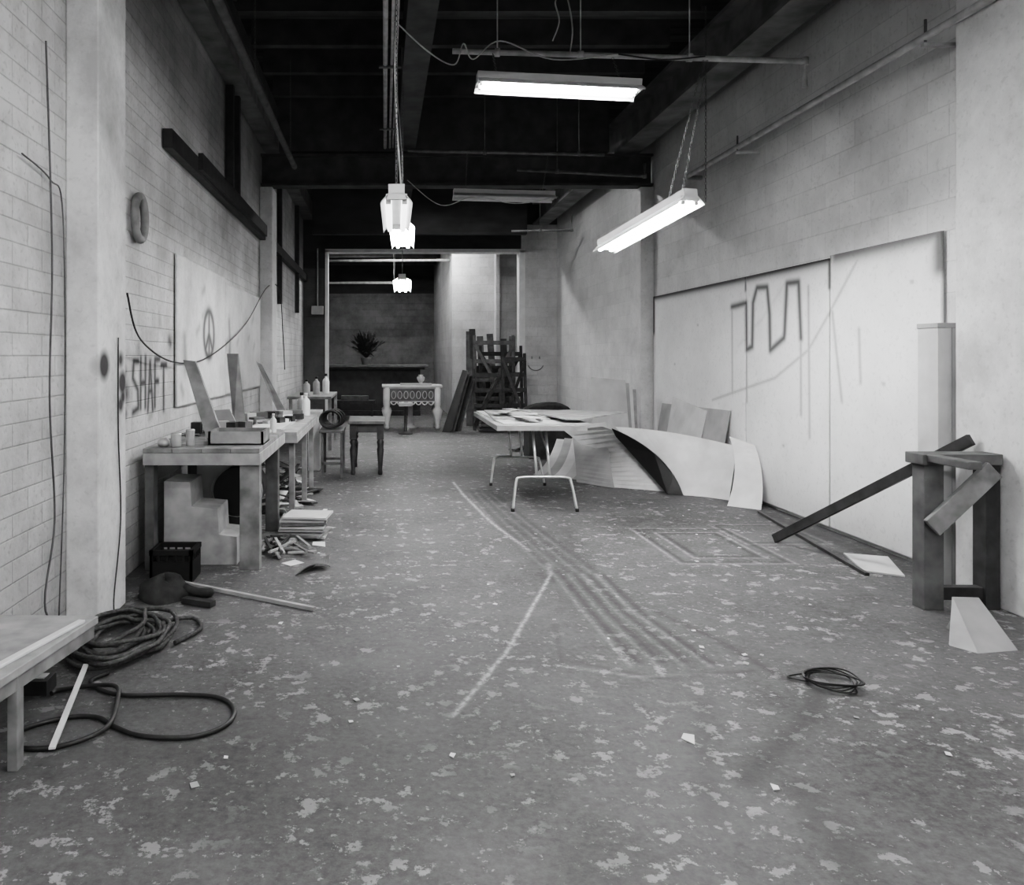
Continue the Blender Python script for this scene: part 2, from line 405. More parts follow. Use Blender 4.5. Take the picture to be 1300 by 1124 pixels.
# ------------------------------------------------------------------ pilasters
def pil(name,x0,x1,y0,y1,m=PLAST,h=3.64):
    b=B(name); b.box((x0,y0,0),(x1,y1,h),m); return b.done(.008)
pil('wall_left_pilaster_near',-1.619,-1.45,4.03,4.46,PLASTS,4.195); pil('wall_left_pilaster_far',-1.619,-1.45,10.42,10.85)
pil('wall_right_pilaster_near',3.42,3.599,4.1,4.7,h=3.95); pil('wall_right_pilaster_far',3.42,3.599,10.42,10.85)

# ------------------------------------------------------------------ end wall (with doorway), back room
DL,DR,DH=-1.15,2.86,3.57
b=B('wall_back')
b.box((XL,YE,0),(DL,YE+.25,3.2),WALL_D); b.box((XL,YE,3.2),(DL,YE+.25,ZC),CEIL)
b.box((DR,YE,0),(XR,YE+.25,4.1),WALL_E); b.box((DR,YE,4.1),(XR,YE+.25,ZC),CEIL)
b.box((DL,YE,DH),(DR,YE+.25,ZC),CEIL)
b.done()
b=B('trim_doorway')
b.box((DL-.02,YE-.02,0),(DL+.04,YE+.27,DH),WHITE); b.box((DR-.04,YE-.02,0),(DR+.08,YE+.27,DH),WHITE); b.box((DL-.02,YE-.02,DH-.04),(DR+.08,YE+.27,DH+.03),WHITE)
b.done()
SM=mat('faded_spray',.25,.9,.3,20)
b=B('smiley_graffiti'); c=Vector((3.16,YE-.004,1.27))
b.tube([c+Vector((.16*math.cos(t),0,.15*math.sin(t)-.02)) for t in np.linspace(math.pi*1.1,math.pi*1.9,12)],.010,SM,5)
for x in (-.08,.08): b.tube([c+Vector((x,0,.07)),c+Vector((x,0,.12))],.012,SM,6)
b.done()
b=B('wall_front'); b.box((XL-.1,YB-.2,0),(XR+.1,YB,ZC),PLAST); b.done()
BY=24.0
WALL_E2=block_wall('back_room_block_white',.62,'X',dirt=.25,paint=False); WALL_G=block_wall('back_room_block_grey',.22,'X',dirt=.5,paint=False)
COUNTER=mat('sooty_counter',.04,.6,.5,6)
b=B('wall_back_room_far'); b.box((-2.2,BY,0),(1.7,BY+.2,3.3),WALL_G); b.box((-2.2,BY,3.3),(1.7,BY+.2,4.3),CEIL); b.done()
b=B('wall_back_room_left'); b.box((-2.3,YE+.25,0),(-2.2,BY+.2,4.3),WALL_G); b.done()
b=B('wall_back_room_right'); b.box((1.58,17.9,0),(1.75,BY,4.3),WALL_E2); b.box((1.58,17.7,0),(3.7,17.9,4.3),WALL_E2); b.box((2.52,17.4,0),(2.6,17.7,4.3),WALL_E2); b.box((3.55,YE+.25,0),(3.7,17.9,4.3),WALL_E2); b.done()
b=B('ceiling_back_room'); b.box((-2.3,YE+.25,4.3),(3.7,BY+.2,4.4),CEIL)
for y in (18,19.6,21.2,22.8): b.box((-2.2,y,4.05),(1.57 if y>17.9 else 3.5,y+.15,4.3),BEAM)
b.done()

# ------------------------------------------------------------------ ceiling & beams
b=B('ceiling'); 
y=YB; k=0
CEIL2=mat('sooty_ceiling_boards_light',.11,.8,.6,3,0,stretch=(.4,6,1))
while y<YE+.25:
    b.box((XL-.1,y,ZC),(XR+.1,min(y+.185,YE+.3),ZC+.08),CEIL2 if k%3==1 else CEIL); y+=.2; k+=1
b.box((XL-.1,YB-.2,ZC+.05),(XR+.1,YE+.3,ZC+.15),CEIL)
y=-2.2
while y<15.0:
    if abs(y-4.2)>.4 and abs(y-10.5)>.4: b.box((XL+.26,y,ZC-.26),(3.0,y+.09,ZC-.001),BEAM)
    y+=.8
for y in (4.25,10.5): b.box((XL+.26,y-.1,4.1),(3.0,y+.1,ZC-.005),BEAM)
b.box((-1.35,15.2,3.75),(2.8,15.35,4.85),CEIL)
b.done()
def ibeam(name,p1,p2,w,h,m,t=.03):
    b=B(name); p1=Vector(p1);p2=Vector(p2); z=Vector((0,0,h/2-t/2))
    b.beam(p1+z,p2+z,w,t,m); b.beam(p1-z,p2-z,w,t,m); b.beam(p1,p2,t,h-2*t,m); return b.done()
for y in (4.25,10.5): ibeam('steel_cross_beam',(XL+.02,y,3.86),(XR-.02,y,3.86),.22,.42,BEAM)
ibeam('steel_girder',(3.25,YB+.02,4.32),(3.25,YE-.02,4.32),.32,.46,BEAM_G,.04)
b=B('timber_wall_plate'); b.box((XL+.01,YB+.01,4.2),(XL+.22,YE-.01,4.5),BEAM_G); b.box((XL+.01,YB+.01,4.5),(XL+.26,YE-.01,4.64),BEAM); b.done()
b=B('timber_ceiling_beam'); b.box((.2,YB+.01,4.12),(.44,10.38,4.62),BEAM); b.box((.3,10.62,4.12),(.5,15.1,4.62),BEAM); b.done()

# pipes
def elbow(pts,r,m,name,hang=None):
    b=B(name); b.tube(pts,r,m,10)
    for p in pts[1:-1]: b.tube([Vector(p)+Vector((0,0,-r*1.3)),Vector(p)+Vector((0,0,r*1.3))],r*1.35,m,10)
    if hang:
        for h in hang: b.cyl(h,(h[0],h[1],ZC-.01),.006,m,n=6); b.cyl((h[0]-.02,h[1],h[2]),(h[0]+.02,h[1],h[2]),r*1.5,m)
    return b.done()
b=B('wall_pipe'); b.tube([(3.38,YB+.02,3.38),(3.40,8.85,3.40),(3.59,8.85,3.40)],.026,PIPEW,10)
for y in (2.5,4.9,7.5): b.box((3.37,y,3.33),(3.597,y+.03,3.352),PIPEW); b.cyl((3.39,y+.015,3.35),(3.39,y+.015,3.5),.008,PIPE)
b.done()
elbow([(.55,6.15,3.78),(3.3,6.15,3.70),(3.3,6.15,3.5)],.022,PIPEW,'ceiling_conduit',hang=[(.9,6.15,3.77),(1.55,6.15,3.75),(2.4,6.15,3.73)])
elbow([(1.7,9.9,3.74),(3.30,9.9,3.66),(3.30,9.9,3.82)],.02,PIPE,'ceiling_conduit',hang=[(2.2,9.9,3.72)])
elbow([(.3,9.2,3.8),(2.6,9.2,3.75)],.02,PIPE,'ceiling_conduit',hang=[(1.2,9.2,3.78),(2.3,9.2,3.76)])
elbow([(2.3,14.0,3.62),(3.35,13.9,3.62),(3.35,13.9,3.9)],.02,PIPE,'ceiling_conduit',hang=[(2.8,13.95,3.62)])
b=B('sprinkler_pipe'); b.cyl((-1.0,YB+.02,3.58),(-1.0,9.0,3.56),.032,WOODG); b.chain((-1.0,6.2,3.62),(-1.0,6.2,4.63),PIPE); b.chain((-1.0,8.6,3.62),(-1.0,8.6,4.63),PIPE); b.done()
b=B('ceiling_conduit')
for dx,r in ((0,.022),(.06,.014),(.10,.01)): b.cyl((.0+dx,YB+.02,4.10),(.0+dx+.04,10.2,4.10),r,PIPEW)
for y in (5.2,7.3,9.3): b.cyl((.1,y,4.1),(.1,y,ZC-.01),.006,PIPE,n=6); b.box((-.03,y-.02,4.07),(.18,y+.02,4.085),PIPE)
b.done()
b=B('back_room_pipe'); b.tube([(-2.19,18.25,3.6),(1.57,18.25,3.62)],.03,PIPEW,10); b.done()
b=B('back_room_pipe'); b.tube([(-2.19,19.4,3.2),(.3,19.4,3.2),(.3,19.4,4.0)],.03,PIPEW,10); b.done()

b=B('wooden_wall_rail')
b.box((XL+.01,5.78,2.93),(XL+.08,YE-.01,3.07),DKWOOD); b.box((XL+.08,6.6,2.96),(XL+.12,10.3,3.1),DKWOOD)
for y in (8.1,8.45): b.box((XL+.01,y,3.07),(XL+.09,y+.08,4.19),DKWOOD)
for y in (12.1,14.6): b.box((XL+.01,y,2.2),(XL+.08,y+.08,4.19),DKWOOD)
b.done()

b=B('ring_on_wall'); c=Vector((XL+.04,5.14,2.30))
b.tube([c+Vector((0,.11*math.cos(t),.14*math.sin(t))) for t in np.linspace(0,2*math.pi,33)[:-1]],.028,WOOD,12,closed=True); b.done()
b=B('hanging_cable')
b.tube(smoothpts([(-1.43,4.42,1.75),(-1.5,4.9,1.5),(XL+.05,6.0,1.35),(XL+.05,7.2,1.4),(XL+.05,9,1.75),(-1.5,10.3,2.3),(-1.42,10.9,2.3),(-1.42,11.3,1.7),(-1.42,11.5,1.2)],10),.006,RUB,6); b.done()
b=B('wall_wiring')
b.tube(smoothpts([(-1.60,3.75,2.9),(-1.6,3.82,1.9),(-1.595,3.78,1.2),(-1.6,3.85,.6),(-1.58,3.7,.2),(-1.5,3.9,.02)],8),.005,WOODG,6)
b.tube(smoothpts([(-1.6,3.5,2.3),(-1.6,3.8,2.25),(-1.6,3.95,2.1),(-1.6,3.97,1.0),(-1.6,3.9,.1)],8),.004,WOODG,6)
b.tube(smoothpts([(-1.44,4.3,1.5),(-1.44,4.3,1.0),(-1.44,4.34,.5),(-1.43,4.2,.1),(-1.38,4.1,.02)],8),.004,RUB,6)
b.done()
b=B('electrical_box'); b.box((-1.44,YE-.12,2.25),(-1.2,YE-.02,2.42),PIPEW); b.box((-1.43,YE-.125,2.26),(-1.21,YE-.12,2.41),CARD2); b.cyl((-1.32,YE-.06,2.42),(-1.32,YE-.06,3.6),.015,PIPEW); b.done()

# ------------------------------------------------------------------ fluorescent shop lights
def shop(p1,p2,lit=1,hang=None,top=4.08,hw=.14,tmat=None,fr=(.12,.88),cord=None):
    p1=Vector(p1);p2=Vector(p2);t=(p2-p1).normalized(); sd=t.cross(Vector((0,0,1))).normalized(); u=sd.cross(t).normalized()
    b=B('fluorescent_shop_light'); cw=min(.055,hw*.5)
    def W(p,s_,h): return p+sd*s_+u*h
    b.prism([W(p1,x,z) for x,z in ((-cw,.0),(-cw,.05),(cw,.05),(cw,0))],p2-p1,ENAM)
    prof=[(-hw,-.055),(-hw+.008,-.04),(-cw,.0),(cw,.0),(hw-.008,-.04),(hw,-.055)]
    pr2=[(x*.985,z-.005) for x,z in prof][::-1]
    b.prism([W(p1,x,z) for x,z in prof+pr2],p2-p1,ENAM)
    tx=min(.05,hw*.5)
    for p,k in ((p1,1),(p2,-1)):
        b.prism([W(p,x,z) for x,z in ((-cw,0),(-hw*.6,-.035),(hw*.6,-.035),(cw,0))],t*.02*k,ENAM)
        for x in (-tx,tx): b.prism([W(p+t*.02*k,x+dx,z) for dx,z in ((-.014,0),(-.014,-.055),(.014,-.055),(.014,0))],t*.02*k,ENAM)
    m=tmat or (TUBE if lit else TUBE_OFF)
    for x in (-tx,tx):
        b.cyl(W(p1+t*.041,x,-.038),W(p2-t*.041,x,-.038),.018,m,n=8)
    for i,f in enumerate(fr):
        p=p1+(p2-p1)*f+u*.05
        if hang: q=hang[i]
        else: q=(p.x,p.y,top)
        b.chain(p,q,PIPE)
    if cord: 
        for c in cord: b.tube(smoothpts(c[0],8),.006,c[1],6)
    return b.done()
shop((.71,5.9,3.47),(1.93,5.9,3.41),1,hang=[(.86,6.12,3.75),(1.79,6.12,3.72)],cord=[
 ([(.1,6.0,3.95),(.35,6.0,3.72),(.55,6.0,3.62),(.62,6.0,3.78),(.7,6.05,3.68),(.9,6.0,3.8),(1.3,6.0,3.66),(1.8,6.0,3.70)],PIPEW),
 ([(1.3,6.0,3.8),(1.35,6.0,3.95),(1.32,6.0,4.1),(1.4,6.0,4.15),(1.45,6.0,3.9),(1.43,6.0,3.7)],PIPEW),
 ([(1.8,6.0,3.70),(2.1,5.9,3.62),(2.5,6.1,3.72)],RUB)])
shop((.08,4.35,2.30),(.10,5.52,2.32),1,tmat=TUBE_DIM,hw=.09,cord=[([(.12,4.8,2.36),(.08,4.9,3.2),(.12,4.8,4.07)],PIPEW)])
shop((.17,6.7,2.55),(.21,7.9,2.53),1,hw=.11,cord=[([(.17,7.3,2.60),(.19,7.4,3.2),(.12,7.3,4.07)],PIPEW)])
shop((.30,11.8,2.58),(.34,13.0,2.50),1,top=4.9)
shop((.86,9.5,3.36),(2.08,9.5,3.33),0,hang=[(1.0,9.25,3.78),(1.95,9.25,3.77)],cord=[([(.3,9.4,3.5),(.7,9.4,3.2),(1.1,9.4,3.30),(1.6,9.4,3.22),(2.1,9.4,3.3)],PIPEW)])
shop((2.10,5.35,2.49),(1.83,6.52,2.31),1,hang=[(2.53,6.13,3.70),(2.5,6.13,3.70)],hw=.10,tmat=TUBE_F,fr=(.08,.22))
shop((.2,12.3,4.45),(1.6,12.3,4.45),1,top=4.9,tmat=TUBE_FILL_MID)  # added lamp, hidden behind the cross beam, brightens the far end
shop((.0,17.1,3.95),(1.6,17.1,3.95),1,top=4.28,tmat=TUBE_FILL)  # added lamp above the door header, unseen, fills the back room
shop((-1.2,20.2,4.22),(.2,20.2,4.22),1,top=4.29)  # another added back room lamp, raised out of sight
shop((-.9,-1.2,3.7),(.5,-1.2,3.7),1,top=ZC,tmat=TUBE_FILL); shop((1.6,-1.0,3.7),(3.0,-1.0,3.7),1,top=ZC,tmat=TUBE_FILL); shop((.3,2.0,3.9),(1.7,2.0,3.9),1,top=ZC,tmat=TUBE_FILL)  # added unseen lamps behind and above the camera, filling the foreground
b=B('hanging_chain'); b.chain((3.0,7.3,2.8),(3.0,7.3,4.64),PIPE); b.done()

# ------------------------------------------------------------------ folding table
TZ=.76
b=B('folding_table')
b.box((1.06,7.2,TZ-.03),(1.87,9.03,TZ),WOOD2); b.box((1.055,7.195,TZ-.045),(1.875,7.215,TZ-.002),STEEL); b.box((1.052,7.2,TZ-.045),(1.067,9.03,TZ-.002),STEEL); b.box((1.863,7.2,TZ-.045),(1.878,9.03,TZ-.002),STEEL)
for y0,yf in ((7.35,7.08),(8.8,8.5)):
    xc=1.465; R=.013
    pts=smoothpts([(xc-.29,yf,.0),(xc-.25,yf+.06,.25),(xc-.21,yf+.07,.295),(xc,yf+.07,.30),(xc+.21,yf+.07,.295),(xc+.25,yf+.06,.25),(xc+.29,yf,.0)],4)
    b.tube(pts,R,STEEL,10)
    for x in (-.06,.06): b.cyl((xc+x,yf+.07,.29),(xc+x,y0,TZ-.04),R,STEEL)
    b.cyl((xc-.36,y0,TZ-.045),(xc+.36,y0,TZ-.045),R,STEEL)
    b.cyl((xc+.06,(y0+yf)/2,.5),(xc+.06,y0+.35,TZ-.04),.008,STEEL)
    for x in (-.29,.29): b.cyl((xc+x,yf,0),(xc+x,yf,.03),.017,RUB)
b.done()
b=B('plywood_sheets')
b.rbox((1.50,8.15,TZ+.008),(.80,1.7,.012),CARD,rz=.03); b.rbox((1.4,8.3,TZ+.022),(.55,1.2,.012),WOOD2,rz=-.05)
b.rbox((1.78,8.25,TZ+.036),(.95,.75,.01),CARD,rz=.35); b.prism([(1.7,7.3,TZ+.045),(1.85,7.3,TZ+.045),(2.55,8.2,TZ+.045),(2.45,8.3,TZ+.045),(1.5,8.6,TZ+.045)],(0,0,.012),WOOD2)
b.box((1.5,7.5,TZ+.016),(1.53,8.9,TZ+.030),WOODG); b.rbox((1.3,7.9,TZ+.03),(.03,1.1,.02),DKWOOD,rz=.1)
for i in range(7): b.rbox((1.15+random.random()*.6,7.3+random.random()*1.5,TZ+.062),(.12,.2,.003),PAPER,rz=random.random()*3)
b.done()

# ------------------------------------------------------------------ curved sheets by right wall
def arc(p0,p1,p2,n=14):
    p0,p1,p2=map(Vector,(p0,p1,p2)); return [p0*(1-t)**2+p1*2*t*(1-t)+p2*t*t for t in np.linspace(0,1,n)]
b=B('bent_sheet_pile')
b.strip(arc((3.03,7.90,0),(3.22,7.82,.0),(3.36,7.62,0)),(0,0,0),CARD,sweep2=arc((2.55,8.62,.62),(3.15,8.5,.60),(3.52,7.80,.50)))
b.strip(arc((3.05,8.0,.006),(2.98,8.15,.45),(2.45,8.75,.62)),(0,0,0),CARD,sweep2=arc((2.45,8.35,.006),(2.5,8.6,.2),(2.2,9.5,.50)))
b.prism([*arc((3.01,7.88,.004),(2.93,8.05,.42),(2.50,8.58,.61)),*arc((2.54,8.55,.52),(2.70,8.32,.30),(2.88,7.95,.004),6)],(.012,.02,0),BLACK)
b.strip(arc((2.45,8.3,.004),(2.45,8.5,.25),(2.62,9.2,.62)),(0,0,0),CARD2,sweep2=arc((2.15,8.7,.004),(2.2,8.9,.2),(2.3,9.6,.55)))
for k in range(9):
    a=k/8
    x0=1.88+.72*a; y0=9.15-.75*a
    b.strip(arc((x0,y0,.005),(x0+.22,y0+.12,.07+.06*a),(x0+.50-.1*a,y0+.75,.34+.16*a)),(0,0,0),(CARD,CARD2,WHITE)[k%3],sweep2=arc((x0-.10,y0+.10,.005),(x0+.10,y0+.24,.07+.06*a),(x0+.34-.1*a,y0+.86,.34+.16*a)))
b.done()
b=B('bent_sheet_offcut')
b.strip(arc((3.22,7.35,.0),(3.42,7.5,.35),(3.36,7.62,.62)),(0,0,0),CARD,sweep2=arc((3.44,7.15,.0),(3.56,7.3,.3),(3.55,7.5,.55)))
b.done()
b=B('leaning_sheet')
b.prism([(3.40,8.05,0),(3.42,10.0,0),(3.555,10.0,.80),(3.555,8.05,.84)],(.01,0,0),CARD2); b.prism([(3.37,8.6,0),(3.39,9.6,0),(3.545,9.6,.90),(3.54,8.6,.80)],(.01,0,0),CARD)
b.done()
b=B('leaning_panels')
for k in range(4):
    b.prism([(2.72+.06*k,10.18+.05*k,0),(3.20+.05*k,10.10+.05*k,0),(3.2+.05*k,10.36+.01*k,1.08-.04*k),(2.76+.06*k,10.38+.01*k,1.12-.06*k)],(0,.012,0),(CARD,CARD2,WHITE,WOOD2)[k])
b.done()
b=B('lumber_pile')
for k in range(8): b.beam((1.9+.1*k,11.5+.05*k,.03),(2.8+.05*k,12.5+.2*k,.25+.1*random.random()),.12,.02,(WOODG,DKWOOD,WOOD)[k%3])
b.done()
b=B('duffel_bag')
b.tube(smoothpts([(1.95,10.9,.52),(2.1,10.95,.57),(2.4,10.95,.59),(2.65,10.9,.53)],4),.1,CLOTH,12,rs=[.06,.1,.13,.15,.16,.17,.17,.17,.17,.16,.14,.1,.07][:13]); b.box((2.0,10.7,0),(2.65,11.12,.43),DKWOOD); b.done()

# ------------------------------------------------------------------ workbench left
b=B('workbench')
z=.8
for k in range(4): b.box((-1.55+k*.19,5.1,z-.03),(-1.55+k*.19+.187,6.42,z),WOOD)
b.box((-1.55,5.1,z-.11),(-.79,5.14,z-.031),WOOD2); b.box((-.83,5.14,z-.11),(-.79,6.42,z-.031),WOOD2); b.box((-1.55,6.38,z-.11),(-.83,6.42,z-.031),WOOD)
b.box((-.93,5.14,0),(-.80,5.24,z-.031),WOOD); b.box((-.93,6.28,0),(-.83,6.38,z-.031),WOODG); b.box((-1.55,5.14,0),(-1.49,5.24,z-.031),WOODG); b.box((-1.55,6.28,0),(-1.47,6.38,z-.031),WOODG)
b.done(.004)
b=B('workbench')
z=.77
for k in range(4): b.box((-1.5+k*.2,6.5,z-.03),(-1.5+k*.2+.196,8.5,z),WOOD2)
b.box((-1.5,6.5,z-.09),(-.7,6.53,z-.031),WOOD2); b.box((-.74,6.53,z-.09),(-.70,8.5,z-.031),WOOD2)
for x,y in ((-.76,7.45),(-.78,8.4),(-1.45,6.6),(-1.45,8.4),(-.78,6.6)): b.box((x,y,0),(x+.045,y+.06,z-.031),WOOD)
b.done(.003)

b=B('stepped_stair_stringer')
P=[(-1.46,5.27,0),(-1.46,5.27,.56),(-1.285,5.27,.555),(-1.275,5.27,.39),(-1.10,5.27,.375),(-1.09,5.27,.205),(-.97,5.27,.19),(-.97,5.27,0)]
b.prism(P,(0,.35,0),WOOD2); b.done(.004)
b=B('round_drum'); b.tube([(-1.05,5.70,.42),(-1.05,6.05,.42)],.17,BLACK,28); b.tube([(-1.05,5.69,.42),(-1.05,5.72,.42)],.185,WOOD2,28,caps=False); b.box((-1.18,5.72,0),(-.92,6.03,.25),DKWOOD); b.done()
b=B('white_board_under_bench'); b.prism([(-1.44,6.10,0),(-.98,6.10,0),(-.98,6.13,.68),(-1.44,6.13,.68)],(0,.012,0),WHITE); b.done()
b=B('black_crate'); b.box((-1.43,4.85,0),(-1.17,5.08,.02),BLACK)
for x0,x1,y0,y1 in ((-1.43,-1.17,4.85,4.865),(-1.43,-1.17,5.065,5.08),(-1.43,-1.415,4.85,5.08),(-1.185,-1.17,4.85,5.08)):
    b.box((x0,y0,.02),(x1,y1,.13),BLACK); b.box((x0-.004,y0-.004,.17),(x1+.004,y1+.004,.20),BLACK)
    n=5
    for k in range(n+1):
        if x1-x0>y1-y0: xx=x0+(x1-x0-.012)*k/n; b.box((xx,y0,.13),(xx+.012,y1,.17),BLACK)
        else: yy=y0+(y1-y0-.012)*k/n; b.box((x0,yy,.13),(x1,yy+.012,.17),BLACK)
b.box((-1.40,4.88,.02),(-1.2,5.05,.16),CLOTH)
b.done()
b=B('scrap_board_stack')
for k in range(7): b.rbox((-.60+random.uniform(-.03,.03),6.15+random.uniform(-.04,.04),.012+.024*k),(.34,.30,.016),(CARD,WOOD,CARD2)[k%3],rz=random.uniform(-.3,.3))
b.done()
b=B('scrap_debris')
for k in range(130):
    x=random.uniform(-1.35,-.5); y=random.uniform(6.75,8.2)
    if x>-.7 and y>7: x-=.4
    b.rbox((x,y,.012+random.random()*.30*(1 if x<-.8 else .1)),(random.uniform(.05,.3),random.uniform(.02,.12),.006),(PAPER,WOOD,DKWOOD,CARD2,CLOTH)[k%5],rz=random.random()*3,ry=random.uniform(-.5,.5)*(1 if x<-.8 else .1))
b.done()
b=B('scrap_wood_pile')
for k in range(26): b.beam((random.uniform(-.9,-.6),random.uniform(5.4,5.95),.01+.04*random.random()),(random.uniform(-.9,-.42),random.uniform(5.4,5.95),.02+.05*random.random()),.02,.012,(WOOD,WOOD2,DKWOOD)[k%3])
b.done()

# items on bench
b=B('wooden_tray'); x0,x1,y0,y1,z=-1.17,-.80,5.30,5.6,.8
b.box((x0,y0,z),(x1,y1,z+.01),WOOD)
b.box((x0,y0,z),(x1,y0+.015,z+.09),WOOD2); b.box((x0,y1-.015,z),(x1,y1,z+.09),WOOD); b.box((x0,y0,z),(x0+.015,y1,z+.09),WOOD); b.box((x1-.015,y0,z),(x1,y1,z+.09),WOOD)
b.box((x0+.03,y0+.03,z+.01),(x1-.05,y1-.05,z+.07),DKWOOD); b.done()
def bottle(name,x,y,z,h,r,m,cap=WHITE):
    b=B(name); b.lathe((x,y,z),[(r*.95,0),(r,.01),(r,h*.62),(r*.85,h*.70),(r*.35,h*.80),(r*.33,h*.88)],m); b.lathe((x,y,z),[(r*.42,h*.88),(r*.42,h)],cap); b.done()
def can(name,x,y,z,h,r,m):
    b=B(name); b.lathe((x,y,z),[(r*.96,0),(r,.006),(r,h-.006),(r*.96,h),(r*.9,h-.005)],m,16); b.lathe((x,y,z),[(r*1.03,h-.012),(r*1.03,h-.006)],STEEL,16); b.done()
can('paint_can',-1.36,5.20,.8,.09,.035,METAL); can('paint_can',-1.28,5.26,.8,.11,.03,STEEL)
b=B('crumpled_foil'); b.lathe((-1.44,5.2,.8),[(.03,0),(.045,.02),(.04,.04),(.02,.06)],STEEL,7); b.done()
b=B('leaning_board'); b.prism([(-1.26,5.66,.802),(-1.14,5.66,.802),(-1.38,5.82,1.36),(-1.47,5.82,1.37)],(.0,.04,0),WOOD)
b.done()
b=B('leaning_board'); b.prism([(-1.26,6.7,.772),(-1.17,6.75,.772),(-1.28,7.0,1.42),(-1.38,7.0,1.42)],(.0,.03,0),WOODG); b.done()
b=B('leaning_plank'); b.prism([(-1.02,7.9,.772),(-.94,7.95,.772),(-1.36,8.9,1.30),(-1.42,8.88,1.34)],(0,.03,0),WOODG); b.done()
b=B('bench_clutter')
b.prism([(-1.30,6.15,.8),(-1.08,6.05,.8),(-1.2,6.2,.98),(-1.42,6.3,.96)],(0,.02,0),CARD2)
for k in range(4): b.cyl((-1.02+k*.05,5.78+.02*k,.825),(-.95+k*.03,6.0,.825),.02,(PAPER,CARD2)[k%2],n=10)
for k in range(26): b.rbox((random.uniform(-1.45,-.9),random.uniform(5.9,6.33),.806+.004*(k%4)),(random.uniform(.04,.2),random.uniform(.03,.14),.005),(PAPER,DKWOOD,WOODG,CARD2,WOOD)[k%5],rz=random.random()*3)
for k in range(5): b.rbox((-1.4+.09*k,5.95+.05*(k%3),.85),(.07,.08,.10),(DKWOOD,WOODG,CARD2)[k%3],rz=k)
b.done()
b=B('tabletop_clutter')
b.rbox((-.98,7.0,.781),(.3,.9,.02),CARD,rz=-.02)
for k in range(30): b.rbox((random.uniform(-1.42,-.85),random.uniform(7.1,7.75),.796+.01*(k%3)),(random.uniform(.05,.22),random.uniform(.04,.2),.01+.02*(k%3)),(PAPER,DKWOOD,WOODG,CARD2,CLOTH)[k%5],rz=random.random()*3)
for k in range(6): b.rbox((-1.35+.1*k,7.15+.1*k,.83),(.12,.14,.09),(DKWOOD,CARD2,WOODG)[k%3],rz=k)
b.done()
bottle('plastic_bottle',-.85,6.16,.8,.15,.026,WHITE); bottle('plastic_bottle',-.86,8.42,.77,.24,.045,GLASS,BLACK); bottle('plastic_bottle',-.80,8.28,.77,.24,.045,WHITE)

# small dark table + stool
def turned(b,x,y,h,m,R=.04,n=14):
    b.lathe((x,y,0),[(R*.55,0),(R*.7,h*.05),(R*.55,h*.1),(R*.75,h*.3),(R,h*.5),(R*.6,h*.58),(R*1.05,h*.64),(R*.7,h*.70)],m,n)
    b.box((x-R*.95,y-R*.95,h*.70),(x+R*.95,y+R*.95,h),m)
b=B('wooden_table')
b.box((-.40,9.2,.60),(.04,10.0,.635),WOODG); b.box((-.37,9.24,.50),(.01,9.27,.60),DKWOOD); b.box((-.37,9.24,.50),(-.34,9.96,.60),DKWOOD); b.box((-.02,9.24,.50),(.01,9.96,.60),DKWOOD); b.box((-.37,9.93,.50),(.01,9.96,.60),DKWOOD)
for x,y in ((-.34,9.27),(-.02,9.27),(-.34,9.93),(-.02,9.93)): turned(b,x,y,.6,DKWOOD,.042)
b.done(.004)
b=B('wooden_stool')
b.box((-.72,9.0,.52),(-.44,9.5,.55),WOODG)
for x,y in ((-.70,9.03),(-.48,9.03),(-.70,9.45),(-.48,9.45)): b.box((x,y,0),(x+.03,y+.03,.52),WOODG)
b.box((-.70,9.03,.15),(-.45,9.06,.18),WOODG); b.box((-.70,9.45,.15),(-.45,9.48,.18),WOODG); b.done(.003)
b=B('wire_coils')
for k in range(3):
    for j in range(4): b.tube([(-.60+.02*k+ .12*math.cos(t)*(1-.03*j),9.1+.13*k+.02*j,.665+.1*math.sin(t)*(1-.03*j)) for t in np.linspace(0,2*math.pi,21)[:-1]],.012,RUB,6,closed=True)
b.done()
b=B('white_box'); b.box((-.9,9.6,0),(-.76,10.0,.7),WHITE); b.box((-.91,9.59,.66),(-.75,10.01,.72),CARD); b.done(.005)
b=B('storage_table'); b.box((-1.4,11.6,.76),(-.75,13.2,.80),WOOD)
for x,y in ((-1.38,11.65),(-.80,11.65),(-1.38,13.1),(-.80,13.1)): b.box((x,y,0),(x+.05,y+.05,.76),WOOD)
b.done(.003)
for k in range(3): bottle('plastic_bottle',-1.15+.13*k,12.0+.25*k,.8,.24+.04*(k%3),.055,(CARD2,GLASS,WHITE)[k%3],BLACK)

# ------------------------------------------------------------------ doorway objects
b=B('ornate_carved_table')
X0,X1,Y0,Y1=.03,1.12,15.0,15.65
b.box((X0-.03,Y0-.03,.80),(X1+.03,Y1+.03,.84),CARD); b.box((X0,Y0,.52),(X1,Y0+.03,.80),WOODG); b.box((X0,Y1-.03,.52),(X1,Y1,.80),WOODG); b.box((X0,Y0,.52),(X0+.03,Y1,.80),WOODG); b.box((X1-.03,Y0,.52),(X1,Y1,.80),WOODG)
b.box((X0,Y0-.012,.77),(X1,Y0,.80),CARD2); b.box((X0,Y0-.012,.52),(X1,Y0,.54),CARD2)
n=7
for k in range(n):
    cx=X0+.13+(k+.5)*(X1-X0-.26)/n
    b.tube([(cx+.04*math.cos(t),Y0-.008,.655+.07*math.sin(t)) for t in np.linspace(0,2*math.pi,17)[:-1]],.009,CARD2,6,closed=True)
    b.tube([(cx-.055,Y0-.005,.52),(cx-.03,Y0-.005,.48),(cx,Y0-.005,.47),(cx+.03,Y0-.005,.48),(cx+.055,Y0-.005,.52)],.014,CARD,6)
